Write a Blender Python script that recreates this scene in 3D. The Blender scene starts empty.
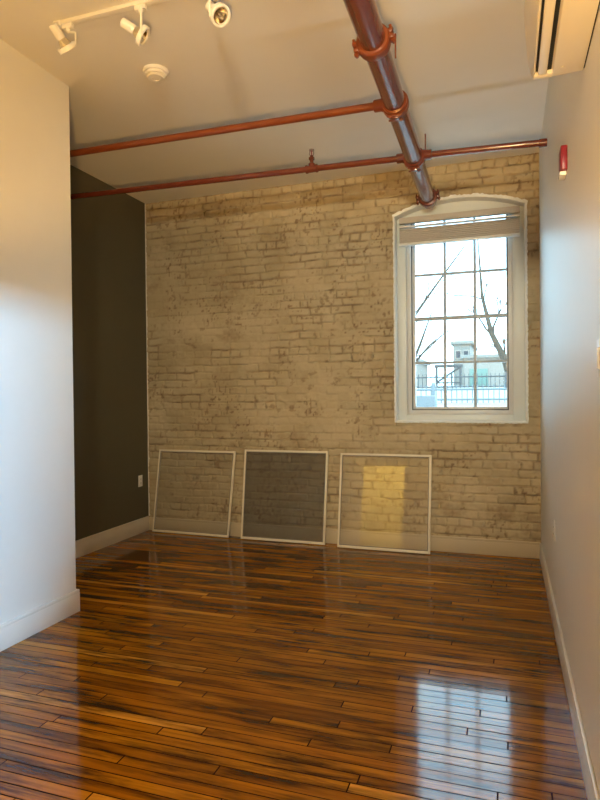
import bpy, bmesh, math, random
import numpy as np
from mathutils import Vector, Matrix

random.seed(7)
SC = bpy.context.scene
COL = SC.collection

# ------------------------------------------------------------------ camera
YAW, PITCH, ROLL, FPX = 0.330166, -0.009818, -0.010229, 602.46
EYE = Vector((0, 0, 1.45))
_f = Vector((-math.sin(YAW) * math.cos(PITCH), math.cos(YAW) * math.cos(PITCH), math.sin(PITCH)))
_r = Vector((math.cos(YAW), math.sin(YAW), 0))
_u = _r.cross(_f)
CR = math.cos(ROLL) * _r + math.sin(ROLL) * _u
CU = -math.sin(ROLL) * _r + math.cos(ROLL) * _u
CF = _f
cam_d = bpy.data.cameras.new('camera')
cam = bpy.data.objects.new('camera', cam_d)
COL.objects.link(cam)
cam_d.sensor_fit = 'VERTICAL'
cam_d.sensor_height = 36
cam_d.lens = FPX / 800 * 36
cam_d.clip_start = 0.02
M = Matrix((CR, CU, -CF)).transposed().to_4x4()
M.translation = EYE
cam.matrix_world = M
SC.camera = cam

# ------------------------------------------------------------------ world, lights, exposure
W = bpy.data.worlds.new('overcast_sky')
SC.world = W
W.use_nodes = True
bg = W.node_tree.nodes['Background']
bg.inputs[0].default_value = (0.48, 0.80, 1.0, 1)
bg.inputs[1].default_value = 6.2
SC.view_settings.view_transform = 'Standard'
SC.view_settings.look = 'None'
SC.view_settings.exposure = 0.14
SC.view_settings.gamma = 1.0
SC.view_settings.use_curve_mapping = False


def lamp(name, kind, loc, energy, color, size=0.1, aim=None, **kw):
    d = bpy.data.lights.new(name, kind)
    d.energy = energy
    d.color = color
    if kind in ('POINT', 'SPOT'):
        d.shadow_soft_size = size
    else:
        d.size = size
    for k, v in kw.items():
        setattr(d, k, v)
    o = bpy.data.objects.new(name, d)
    COL.objects.link(o)
    o.location = loc
    if aim is not None:
        o.rotation_euler = (Vector(aim) - Vector(loc)).to_track_quat('-Z', 'Y').to_euler()
    return o


lamp('warm_uplight', 'SPOT', (-0.05, -0.3, 1.0), 410, (1.0, 0.56, 0.155), 0.10, aim=(-0.05, -0.2999, 5.0), spot_size=math.radians(147), spot_blend=0.12)
lamp('warm_far_spot', 'SPOT', (0.10, -1.2, 2.7), 620, (1.0, 0.88, 0.60), 0.12, aim=(-1.6, 5.6, 1.85), spot_size=math.radians(52), spot_blend=1.0)
lamp('warm_hall_lamp', 'POINT', (-2.8, -3.5, 3.1), 230, (1.0, 0.70, 0.22), 0.15)
lamp('side_fill', 'AREA', (1.80, 0.20, 2.68), 330, (0.32, 0.66, 1.0), 0.5, aim=(-2.75, 2.4, 1.0), shape='RECTANGLE', size_y=0.12)  # added cool fill, shone through the added side opening onto the foreground wall
lamp('ground_bounce_fill', 'AREA', (-0.4, 6.32, 0.72), 340, (0.58, 0.88, 1.0), 1.6, aim=(-0.5, 4.7, 3.5), shape='RECTANGLE', size_y=0.45)  # added fill below the far window, stands in for light bounced off the ground

# ------------------------------------------------------------------ dimensions
D = 5.633        # brick wall
XL = -3.67       # dark wall
XR = 0.279       # right wall
H = 3.52         # ceiling
XB, YB = -2.751, 3.333   # white block in the left foreground
YBACK = -3.0
WX0, WX1, WZ0, WZS, WZT = -0.985, 0.172, 1.18, 3.10, 3.215   # window opening


# ------------------------------------------------------------------ materials
def new_mat(name):
    m = bpy.data.materials.new(name)
    m.use_nodes = True
    nt = m.node_tree
    return m, nt, nt.nodes['Principled BSDF']


def N(nt, t, **kw):
    n = nt.nodes.new(t)
    for k, v in kw.items():
        setattr(n, k, v)
    return n


def paint(name, col, rough=0.5, metal=0.0, var=0.06, scale=9.0, bump=0.0, bscale=120.0, spec=0.5, coat=0.0):
    m, nt, b = new_mat(name)
    L = nt.links
    tc = N(nt, 'ShaderNodeTexCoord')
    nz = N(nt, 'ShaderNodeTexNoise')
    nz.inputs['Scale'].default_value = scale
    nz.inputs['Detail'].default_value = 4
    L.new(tc.outputs['Object'], nz.inputs['Vector'])
    mx = N(nt, 'ShaderNodeMix', data_type='RGBA')
    mx.inputs[6].default_value = (*[c * (1 - var) for c in col], 1)
    mx.inputs[7].default_value = (*[min(1, c * (1 + var)) for c in col], 1)
    L.new(nz.outputs['Fac'], mx.inputs[0])
    L.new(mx.outputs[2], b.inputs['Base Color'])
    b.inputs['Roughness'].default_value = rough
    b.inputs['Metallic'].default_value = metal
    b.inputs['Specular IOR Level'].default_value = spec
    b.inputs['Coat Weight'].default_value = coat
    if bump:
        n2 = N(nt, 'ShaderNodeTexNoise')
        n2.inputs['Scale'].default_value = bscale
        n2.inputs['Detail'].default_value = 3
        L.new(tc.outputs['Object'], n2.inputs['Vector'])
        bp = N(nt, 'ShaderNodeBump')
        bp.inputs['Strength'].default_value = bump
        bp.inputs['Distance'].default_value = 0.002
        L.new(n2.outputs['Fac'], bp.inputs['Height'])
        L.new(bp.outputs['Normal'], b.inputs['Normal'])
    return m


def see_through(name, col, opacity, gloss=0.0, rough=0.02):
    """thin pane or woven mesh: part transparent, part body colour, plus a Fresnel reflection"""
    m, nt, b = new_mat(name)
    L = nt.links
    out = nt.nodes['Material Output']
    tr = N(nt, 'ShaderNodeBsdfTransparent')
    b.inputs['Base Color'].default_value = (*col, 1)
    b.inputs['Roughness'].default_value = 0.6
    mx = N(nt, 'ShaderNodeMixShader')
    tc = N(nt, 'ShaderNodeTexCoord')
    nz = N(nt, 'ShaderNodeTexNoise')
    nz.inputs['Scale'].default_value = 3.0
    L.new(tc.outputs['Object'], nz.inputs['Vector'])
    mr = N(nt, 'ShaderNodeMapRange')
    mr.inputs['To Min'].default_value = opacity * 0.9
    mr.inputs['To Max'].default_value = opacity * 1.1
    L.new(nz.outputs['Fac'], mr.inputs['Value'])
    L.new(mr.outputs[0], mx.inputs[0])
    L.new(tr.outputs[0], mx.inputs[1])
    L.new(b.outputs[0], mx.inputs[2])
    last = mx
    if gloss:
        gl = N(nt, 'ShaderNodeBsdfGlossy')
        gl.inputs['Roughness'].default_value = rough
        fr = N(nt, 'ShaderNodeFresnel')
        fr.inputs['IOR'].default_value = 1.5
        mu = N(nt, 'ShaderNodeMath', operation='MULTIPLY')
        mu.inputs[1].default_value = gloss
        L.new(fr.outputs[0], mu.inputs[0])
        m2 = N(nt, 'ShaderNodeMixShader')
        L.new(mu.outputs[0], m2.inputs[0])
        L.new(mx.outputs[0], m2.inputs[1])
        L.new(gl.outputs[0], m2.inputs[2])
        last = m2
    L.new(last.outputs[0], out.inputs['Surface'])
    return m


def floor_mat():
    m, nt, b = new_mat('varnished_strip_floor')
    L = nt.links

    def math_(op, a, c=None, d=None):
        n = N(nt, 'ShaderNodeMath', operation=op)
        for i, v in enumerate((a, c, d)):
            if v is None:
                continue
            if isinstance(v, (int, float)):
                n.inputs[i].default_value = v
            else:
                L.new(v, n.inputs[i])
        return n.outputs[0]

    def noise(vec, sx, sy, scale, detail=4, rough=0.55):
        mp = N(nt, 'ShaderNodeMapping')
        mp.inputs['Scale'].default_value = (sx, sy, 1)
        L.new(vec, mp.inputs['Vector'])
        n = N(nt, 'ShaderNodeTexNoise')
        n.inputs['Scale'].default_value = scale
        n.inputs['Detail'].default_value = detail
        n.inputs['Roughness'].default_value = rough
        L.new(mp.outputs[0], n.inputs['Vector'])
        return n.outputs['Fac']

    def ramp(fac, stops):
        r = N(nt, 'ShaderNodeValToRGB')
        while len(r.color_ramp.elements) < len(stops):
            r.color_ramp.elements.new(0.5)
        for e, (p, c) in zip(r.color_ramp.elements, stops):
            e.position = p
            e.color = (*c, 1) if not isinstance(c, float) else (c, c, c, 1)
        L.new(fac, r.inputs[0])
        return r.outputs[0]

    def mix(fac, a, c, blend='MIX'):
        n = N(nt, 'ShaderNodeMix', data_type='RGBA', blend_type=blend)
        for i, v in ((0, fac), (6, a), (7, c)):
            if isinstance(v, (int, float)):
                n.inputs[i].default_value = v
            elif isinstance(v, tuple):
                n.inputs[i].default_value = (*v, 1)
            else:
                L.new(v, n.inputs[i])
        return n.outputs[2]

    tc = N(nt, 'ShaderNodeTexCoord')
    sp = N(nt, 'ShaderNodeSeparateXYZ')
    L.new(tc.outputs['Object'], sp.inputs[0])
    PW = 0.057
    v = math_('DIVIDE', sp.outputs[1], PW)
    row = math_('FLOOR', v)
    vf = math_('FRACT', v)
    wn = N(nt, 'ShaderNodeTexWhiteNoise', noise_dimensions='1D')
    L.new(row, wn.inputs['W'])
    u = math_('ADD', math_('MULTIPLY', sp.outputs[0], 0.72), math_('MULTIPLY', wn.outputs['Value'], 13.0))
    uf = math_('FRACT', u)
    cell = N(nt, 'ShaderNodeCombineXYZ')
    L.new(row, cell.inputs[0])
    L.new(math_('FLOOR', u), cell.inputs[1])
    wn2 = N(nt, 'ShaderNodeTexWhiteNoise', noise_dimensions='2D')
    L.new(cell.outputs[0], wn2.inputs['Vector'])
    rnd = wn2.outputs['Value']
    sc2 = N(nt, 'ShaderNodeSeparateColor')
    L.new(wn2.outputs['Color'], sc2.inputs[0])
    # grain moves on from plank to plank
    off = N(nt, 'ShaderNodeVectorMath', operation='ADD')
    cmb = N(nt, 'ShaderNodeCombineXYZ')
    L.new(math_('MULTIPLY', rnd, 40.0), cmb.inputs[0])
    L.new(math_('MULTIPLY', sc2.outputs[1], 40.0), cmb.inputs[2])
    L.new(tc.outputs['Object'], off.inputs[0])
    L.new(cmb.outputs[0], off.inputs[1])
    gvec = off.outputs[0]
    base = ramp(rnd, [(0.0, (0.20, 0.066, 0.003)), (0.35, (0.31, 0.110, 0.004)), (0.7, (0.40, 0.155, 0.005)), (0.93, (0.50, 0.21, 0.008)), (1.0, (0.70, 0.34, 0.04))])
    grain = noise(gvec, 1.6, 70, 1.0, 5, 0.6)
    g = ramp(grain, [(0.3, 0.40), (0.55, 1.0), (0.8, 1.25)])
    c = mix(0.75, base, g, 'MULTIPLY')
    part = N(nt, 'ShaderNodeVectorMath', operation='MULTIPLY_ADD')
    L.new(cmb.outputs[0], part.inputs[0])
    part.inputs[1].default_value = (0.01, 0.01, 0.004)
    L.new(tc.outputs['Object'], part.inputs[2])
    streak = noise(part.outputs[0], 1.5, 13, 1.0, 6, 0.66)
    c = mix(ramp(streak, [(0.46, 0.0), (0.63, 0.92)]), c, (0.040, 0.013, 0.004))
    warmv = noise(part.outputs[0], 1.0, 7, 1.7, 4, 0.6)
    c = mix(ramp(warmv, [(0.50, 0.0), (0.72, 0.6)]), c, (0.50, 0.20, 0.008))
    broad = noise(tc.outputs['Object'], 0.5, 1.3, 1.0, 3, 0.5)
    c = mix(ramp(broad, [(0.48, 0.0), (0.72, 0.42)]), c, (0.055, 0.02, 0.005))
    # gaps
    e1 = math_('MINIMUM', vf, math_('SUBTRACT', 1.0, vf))
    gap1 = math_('LESS_THAN', e1, math_('ADD', 0.018, math_('MULTIPLY', sc2.outputs[0], 0.045)))
    e2 = math_('MINIMUM', uf, math_('SUBTRACT', 1.0, uf))
    gap2 = math_('LESS_THAN', e2, 0.0022)
    gap = math_('MAXIMUM', gap1, gap2)
    c = mix(gap, c, (0.035, 0.012, 0.003))
    L.new(c, b.inputs['Base Color'])
    rg = math_('ADD', 0.05, math_('MULTIPLY', noise(tc.outputs['Object'], 3, 14, 1.0, 3), 0.09))
    L.new(math_('ADD', rg, math_('MULTIPLY', gap, 0.5)), b.inputs['Roughness'])
    b.inputs['IOR'].default_value = 1.5
    L.new(math_('MULTIPLY', math_('SUBTRACT', 1.0, gap), 0.5), b.inputs['Specular IOR Level'])
    # relief: crowned strips, each one sitting a hair differently
    crown = math_('MULTIPLY', math_('MULTIPLY', math_('SUBTRACT', vf, 0.5), math_('SUBTRACT', rnd, 0.5)), 0.0010)
    wav = math_('MULTIPLY', noise(gvec, 2.0, 22, 1.0, 2), 0.0004)
    hgt = math_('SUBTRACT', math_('ADD', crown, wav), math_('MULTIPLY', gap, 0.0015))
    bp = N(nt, 'ShaderNodeBump')
    bp.inputs['Strength'].default_value = 0.5
    bp.inputs['Distance'].default_value = 1.0
    L.new(hgt, bp.inputs['Height'])
    L.new(bp.outputs['Normal'], b.inputs['Normal'])
    return m


def brick_mat():
    m, nt, b = new_mat('worn_painted_brick')
    L = nt.links
    at = N(nt, 'ShaderNodeAttribute', attribute_name='worn')
    tc = N(nt, 'ShaderNodeTexCoord')
    nz = N(nt, 'ShaderNodeTexNoise')
    nz.inputs['Scale'].default_value = 2.2
    nz.inputs['Detail'].default_value = 6
    L.new(tc.outputs['Object'], nz.inputs['Vector'])
    r1 = N(nt, 'ShaderNodeValToRGB')
    r1.color_ramp.elements[0].position = 0.35
    r1.color_ramp.elements[0].color = (0.41, 0.34, 0.215, 1)
    r1.color_ramp.elements[1].position = 0.7
    r1.color_ramp.elements[1].color = (0.54, 0.46, 0.315, 1)
    L.new(nz.outputs['Fac'], r1.inputs[0])
    n2 = N(nt, 'ShaderNodeTexNoise')
    n2.inputs['Scale'].default_value = 40
    n2.inputs['Detail'].default_value = 4
    L.new(tc.outputs['Object'], n2.inputs['Vector'])
    r2 = N(nt, 'ShaderNodeValToRGB')
    r2.color_ramp.elements[0].position = 0.35
    r2.color_ramp.elements[0].color = (0.16, 0.10, 0.058, 1)
    r2.color_ramp.elements[1].position = 0.65
    r2.color_ramp.elements[1].color = (0.28, 0.19, 0.115, 1)
    L.new(n2.outputs['Fac'], r2.inputs[0])
    mx = N(nt, 'ShaderNodeMix', data_type='RGBA')
    L.new(at.outputs['Fac'], mx.inputs[0])
    L.new(r1.outputs[0], mx.inputs[6])
    L.new(r2.outputs[0], mx.inputs[7])
    L.new(mx.outputs[2], b.inputs['Base Color'])
    b.inputs['Roughness'].default_value = 0.75
    b.inputs['Specular IOR Level'].default_value = 0.25
    bp = N(nt, 'ShaderNodeBump')
    bp.inputs['Strength'].default_value = 0.35
    bp.inputs['Distance'].default_value = 0.003
    L.new(n2.outputs['Fac'], bp.inputs['Height'])
    L.new(bp.outputs['Normal'], b.inputs['Normal'])
    return m


MAT = {
    'floor': floor_mat(),
    'brick': brick_mat(),
    'wall': paint('white_wall_paint', (0.80, 0.80, 0.78), 0.42, var=0.015, bump=0.08, bscale=260, spec=0.4),
    'ceiling': paint('ceiling_paint', (0.77, 0.76, 0.74), 0.7, var=0.015, bump=0.06, bscale=200, spec=0.3),
    'olive': paint('dark_olive_paint', (0.092, 0.084, 0.056), 0.45, var=0.05, spec=0.35),
    'trim': paint('cream_trim_paint', (0.78, 0.76, 0.71), 0.32, var=0.02),
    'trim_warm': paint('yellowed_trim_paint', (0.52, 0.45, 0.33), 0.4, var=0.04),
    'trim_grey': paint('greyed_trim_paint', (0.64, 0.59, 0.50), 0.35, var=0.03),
    'white': paint('white_enamel', (0.86, 0.85, 0.82), 0.3, var=0.02),
    'edge': paint('white_plaster_edge', (0.80, 0.83, 0.84), 0.6, var=0.1, scale=30, bump=0.5, bscale=60),
    'pipe': paint('red_oxide_gloss', (0.14, 0.028, 0.014), 0.2, var=0.12, spec=0.7, coat=0.3),
    'pipe2': paint('red_oxide_orange', (0.17, 0.038, 0.009), 0.33, var=0.15),
    'brass': paint('aged_brass', (0.35, 0.25, 0.12), 0.35, metal=0.8),
    'dark': paint('black_gap', (0.012, 0.011, 0.010), 0.6),
    'vinyl': paint('window_vinyl', (0.66, 0.68, 0.70), 0.35, var=0.02),
    'casing': paint('window_casing_paint', (0.68, 0.73, 0.74), 0.4, var=0.03),
    'muntin': paint('grey_muntin_paint', (0.42, 0.48, 0.54), 0.4),
    'gasket': paint('dark_gasket', (0.03, 0.035, 0.045), 0.5),
    'glass': see_through('window_glass', (0.8, 0.9, 0.9), 0.02, 0.9),
    'storm': see_through('storm_panel_glass', (0.75, 0.72, 0.6), 0.03, 1.5),
    'mesh_light': see_through('fine_grey_screen_mesh', (0.16, 0.15, 0.13), 0.075),
    'mesh_dark': see_through('dense_charcoal_screen_mesh', (0.13, 0.12, 0.10), 0.34),
    'alu': paint('off_white_aluminium', (0.75, 0.70, 0.58), 0.4, var=0.05),
    'shade': paint('grey_beige_shade_cloth', (0.55, 0.51, 0.47), 0.85, var=0.05, scale=60),
    'ac': paint('off_white_plastic', (0.82, 0.79, 0.74), 0.3, var=0.01),
    'red': paint('alarm_red_plastic', (0.22, 0.010, 0.028), 0.35, var=0.03),
    'lens': paint('clear_strobe_lens', (0.85, 0.85, 0.85), 0.12, var=0.02),
    'chrome': paint('bulb_reflector', (0.75, 0.70, 0.6), 0.16, metal=1.0),
    'steelgrey': paint('grey_plastic', (0.20, 0.19, 0.18), 0.4),
    'ground': paint('pale_gravel', (0.30, 0.27, 0.24), 0.9, var=0.25, scale=1.5),
    'bark': paint('bark', (0.085, 0.070, 0.055), 0.9, var=0.3, scale=12, spec=0.05),
    'iron': paint('iron_fence_paint', (0.07, 0.07, 0.07), 0.6),
    'blue': paint('pale_blue_paint', (0.17, 0.19, 0.20), 0.6),
    'bld': paint('grey_render', (0.24, 0.22, 0.19), 0.8, var=0.1),
    'bldw': paint('pale_render', (0.30, 0.26, 0.22), 0.8, var=0.1),
    'teal': paint('teal_door', (0.14, 0.22, 0.18), 0.6),
    'yellowwall': paint('ochre_hall_paint', (0.66, 0.56, 0.26), 0.6, var=0.04),
}


# ------------------------------------------------------------------ mesh helpers
class MB:
    def __init__(self):
        self.bm = bmesh.new()

    def _append(self, other, mtx=None):
        if mtx is not None:
            bmesh.ops.transform(other, matrix=mtx, verts=other.verts)
        me = bpy.data.meshes.new('tmp')
        other.to_mesh(me)
        other.free()
        self.bm.from_mesh(me)
        bpy.data.meshes.remove(me)

    def box(self, lo, hi, bevel=0.0, seg=2, mtx=None):
        b = bmesh.new()
        bmesh.ops.create_cube(b, size=1)
        lo, hi = Vector(lo), Vector(hi)
        c, s = (lo + hi) / 2, hi - lo
        for v in b.verts:
            v.co = Vector((v.co.x * s.x + c.x, v.co.y * s.y + c.y, v.co.z * s.z + c.z))
        if bevel:
            bmesh.ops.bevel(b, geom=list(b.edges), offset=bevel, segments=seg, affect='EDGES', profile=0.5)
        self._append(b, mtx)
        return self

    def lathe(self, prof, p, axis, n=32, closed=False):
        """prof: list of (radius, distance along axis)"""
        axis = Vector(axis).normalized()
        p = Vector(p)
        t = Vector((0, 0, 1)) if abs(axis.z) < 0.9 else Vector((1, 0, 0))
        a = axis.cross(t).normalized()
        c = axis.cross(a)
        bm = self.bm
        rings = []
        for r, d in prof:
            if r < 1e-6:
                rings.append([bm.verts.new(p + axis * d)])
            else:
                rings.append([bm.verts.new(p + axis * d + r * (math.cos(2 * math.pi * i / n) * a + math.sin(2 * math.pi * i / n) * c)) for i in range(n)])
        pairs = list(zip(rings[:-1], rings[1:]))
        if closed:
            pairs.append((rings[-1], rings[0]))
        for A, B in pairs:
            for i in range(n):
                j = (i + 1) % n
                try:
                    if len(A) == 1 and len(B) > 1:
                        bm.faces.new((A[0], B[j], B[i]))
                    elif len(B) == 1 and len(A) > 1:
                        bm.faces.new((A[i], A[j], B[0]))
                    elif len(A) > 1:
                        bm.faces.new((A[i], A[j], B[j], B[i]))
                except ValueError:
                    pass
        return self

    def cyl(self, p, q, r, n=20, r2=None):
        p, q = Vector(p), Vector(q)
        l = (q - p).length
        r2 = r if r2 is None else r2
        return self.lathe([(0, 0), (r, 0), (r2, l), (0, l)], p, q - p, n)

    def tube(self, pts, radii, n=8):
        pts = [Vector(p) for p in pts]
        rings = []
        a = None
        for i, p in enumerate(pts):
            d = (pts[min(i + 1, len(pts) - 1)] - pts[max(i - 1, 0)]).normalized()
            if a is None:
                t = Vector((0, 0, 1)) if abs(d.z) < 0.9 else Vector((1, 0, 0))
                a = d.cross(t).normalized()
            else:
                a = (a - a.dot(d) * d).normalized()
            c = d.cross(a)
            rings.append([self.bm.verts.new(p + radii[i] * (math.cos(2 * math.pi * k / n) * a + math.sin(2 * math.pi * k / n) * c)) for k in range(n)])
        for A, B in zip(rings[:-1], rings[1:]):
            for k in range(n):
                j = (k + 1) % n
                self.bm.faces.new((A[k], A[j], B[j], B[k]))
        self.bm.faces.new(rings[0])
        self.bm.faces.new(rings[-1][::-1])
        return self

    def prism(self, poly, axis, a0, a1, bevel=0.0):
        """extrude a 2-D polygon along x, y or z"""
        def mk(u, v, w):
            return {'x': (w, u, v), 'y': (u, w, v), 'z': (u, v, w)}[axis]
        b = bmesh.new()
        A = [b.verts.new(mk(u, v, a0)) for u, v in poly]
        B = [b.verts.new(mk(u, v, a1)) for u, v in poly]
        b.faces.new(A)
        b.faces.new(B[::-1])
        for i in range(len(poly)):
            j = (i + 1) % len(poly)
            b.faces.new((A[i], B[i], B[j], A[j]))
        if bevel:
            bmesh.ops.bevel(b, geom=list(b.edges), offset=bevel, segments=2, affect='EDGES', profile=0.5)
        self._append(b)
        return self

    def build(self, name, mat, parent=None, at=None, smooth=True):
        bmesh.ops.recalc_face_normals(self.bm, faces=self.bm.faces)
        org = Vector(at) if at is not None else (Vector(parent['_org']) if parent is not None else Vector((0, 0, 0)))
        for v in self.bm.verts:
            v.co -= org
        me = bpy.data.meshes.new(name)
        self.bm.to_mesh(me)
        self.bm.free()
        if smooth:
            me.shade_smooth()
            me.set_sharp_from_angle(angle=math.radians(32))
        me.materials.append(MAT[mat])
        o = bpy.data.objects.new(name, me)
        COL.objects.link(o)
        if parent is not None:
            o.parent = parent
        else:
            o.location = org
        o['_org'] = tuple(org)
        return o


def thing(name, label, cat, loc, group=None, kind=None):
    o = bpy.data.objects.new(name, None)
    COL.objects.link(o)
    o.location = loc
    o.empty_display_size = 0.1
    o['_org'] = tuple(loc)
    tag(o, label, cat, group, kind)
    return o


def tag(o, label=None, cat=None, group=None, kind=None):
    for k, v in (('label', label), ('category', cat), ('group', group), ('kind', kind)):
        if v:
            o[k] = v
    return o


def struct(o, label=None, cat=None):
    return tag(o, label, cat, None, 'structure')


# ------------------------------------------------------------------ room shell
struct(MB().box((-4.6, YBACK - 2.0, -0.15), (XR + 0.02, D + 0.1, 0)).build('floor', 'floor', smooth=False),
       'glossy brown varnished strip wood floor with dark stains', 'floor')
struct(MB().box((-4.6, YBACK - 2.0, H), (XR + 0.15, D + 0.4, H + 0.2)).build('ceiling', 'ceiling', smooth=False),
       'plain white ceiling high above the pipes', 'ceiling')

# right wall with an added opening, out of view, for the side fill
W2 = (0.72, 1.28, 1.55, 2.53)
b = MB()
b.box((XR, W2[1], 0), (XR + 0.15, D + 0.4, H))
b.box((XR, YBACK - 2.0, 0), (XR + 0.15, W2[0], H))
b.box((XR, W2[0], 0), (XR + 0.15, W2[1], W2[2]))
b.box((XR, W2[0], W2[3]), (XR + 0.15, W2[1], H))
struct(b.build('wall_right', 'wall', smooth=False), 'long white wall running along the right of the room', 'wall')
t = thing('fill_window', 'added white framed window in the right wall, out of view', 'window', (XR + 0.07, 1.0, W2[2]), kind='structure')  # unseen window, added to let in and crop the side fill
b = MB()
x0, x1 = XR + 0.04, XR + 0.10
for y in (W2[0], W2[1] - 0.06):
    b.box((x0, y, W2[2]), (x1, y + 0.06, W2[3]), 0.004)
for z in (W2[2], W2[3] - 0.06):
    b.box((x0 + 0.002, W2[0], z), (x1 - 0.002, W2[1], z + 0.06), 0.004)
b.build('window_frame', 'vinyl', t)
MB().box((XR + 0.067, W2[0] + 0.02, W2[2] + 0.02), (XR + 0.073, W2[1] - 0.02, W2[3] - 0.02)).build('pane', 'glass', t)

struct(MB().box((XL - 0.15, 2.0, 0), (XL, D + 0.4, H)).build('wall_left', 'olive', smooth=False),
       'dark olive painted wall in the recess at the left', 'wall')
struct(MB().box((XL, D - 0.014, 0.15), (XL + 0.006, D + 0.01, H)).build('trim_1', 'trim', smooth=False),
       'thin pale edge strip in the corner of dark wall and brick wall', 'trim')
struct(MB().box((-3.67, -0.4, 0), (XB, YB, H)).build('wall_foreground', 'wall', smooth=False),
       'white painted wall end standing in the left foreground', 'wall')
b = MB()
DX0, DX1, DZ = -3.46, -2.40, 2.5
b.box((-4.6, YBACK - 0.12, 0), (DX0, YBACK, H))
b.box((DX1, YBACK - 0.12, 0), (XR, YBACK, H))
b.box((DX0, YBACK - 0.12, DZ), (DX1, YBACK, H))
struct(b.build('wall_back', 'wall', smooth=False), 'white wall behind the viewer with an open doorway', 'wall')
struct(MB().box((-4.75, YBACK - 2.0, 0), (-4.6, -0.4, H)).box((-4.6, -0.5, 0), (-3.67, -0.4, H)).build('wall_left_rear', 'wall', smooth=False),
       'white side wall behind the viewer', 'wall')
struct(MB().box((-4.6, YBACK - 2.1, 0), (XR, YBACK - 2.0, H)).build('wall_hall', 'yellowwall', smooth=False),
       'ochre hallway wall beyond the doorway', 'wall')
b = MB()
b.box((DX0 - 0.1, YBACK, 0), (DX0, YBACK + 0.02, DZ + 0.1), 0.004)
b.box((DX1, YBACK, 0), (DX1 + 0.1, YBACK + 0.02, DZ + 0.1), 0.004)
b.box((DX0, YBACK, DZ), (DX1, YBACK + 0.02, DZ + 0.1), 0.004)
struct(b.build('trim_2', 'trim'), 'cream casing around the doorway behind the viewer', 'trim')

# ---- brick wall: a relief grid, painted brick courses with worn joints
def vnoise(x, z, sx, sz, seed):
    rs = np.random.RandomState(seed)
    g = rs.rand(128, 128)
    u, v = x * sx + 50.3, z * sz + 17.7
    i, j = np.floor(u).astype(int), np.floor(v).astype(int)
    fu, fv = u - i, v - j
    fu, fv = fu * fu * (3 - 2 * fu), fv * fv * (3 - 2 * fv)
    A, B = g[i % 128, j % 128], g[(i + 1) % 128, j % 128]
    C_, E = g[i % 128, (j + 1) % 128], g[(i + 1) % 128, (j + 1) % 128]
    return (A * (1 - fu) + B * fu) * (1 - fv) + (C_ * (1 - fu) + E * fu) * fv


def fbm(x, z, s, seed, oct=4, ax=1.0):
    out, amp, tot = 0, 1.0, 0
    for k in range(oct):
        out = out + amp * vnoise(x, z, s * ax * 2 ** k, s * 2 ** k, seed + k)
        tot += amp
        amp *= 0.55
    return out / tot


def arch(x):
    tt = (x - (WX0 + WX1) / 2) / ((WX1 - WX0) / 2)
    return WZS + (WZT - WZS) * (1 - tt * tt)


def sst(a, b, x):
    tt = np.clip((x - a) / (b - a), 0, 1)
    return tt * tt * (3 - 2 * tt)


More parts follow.
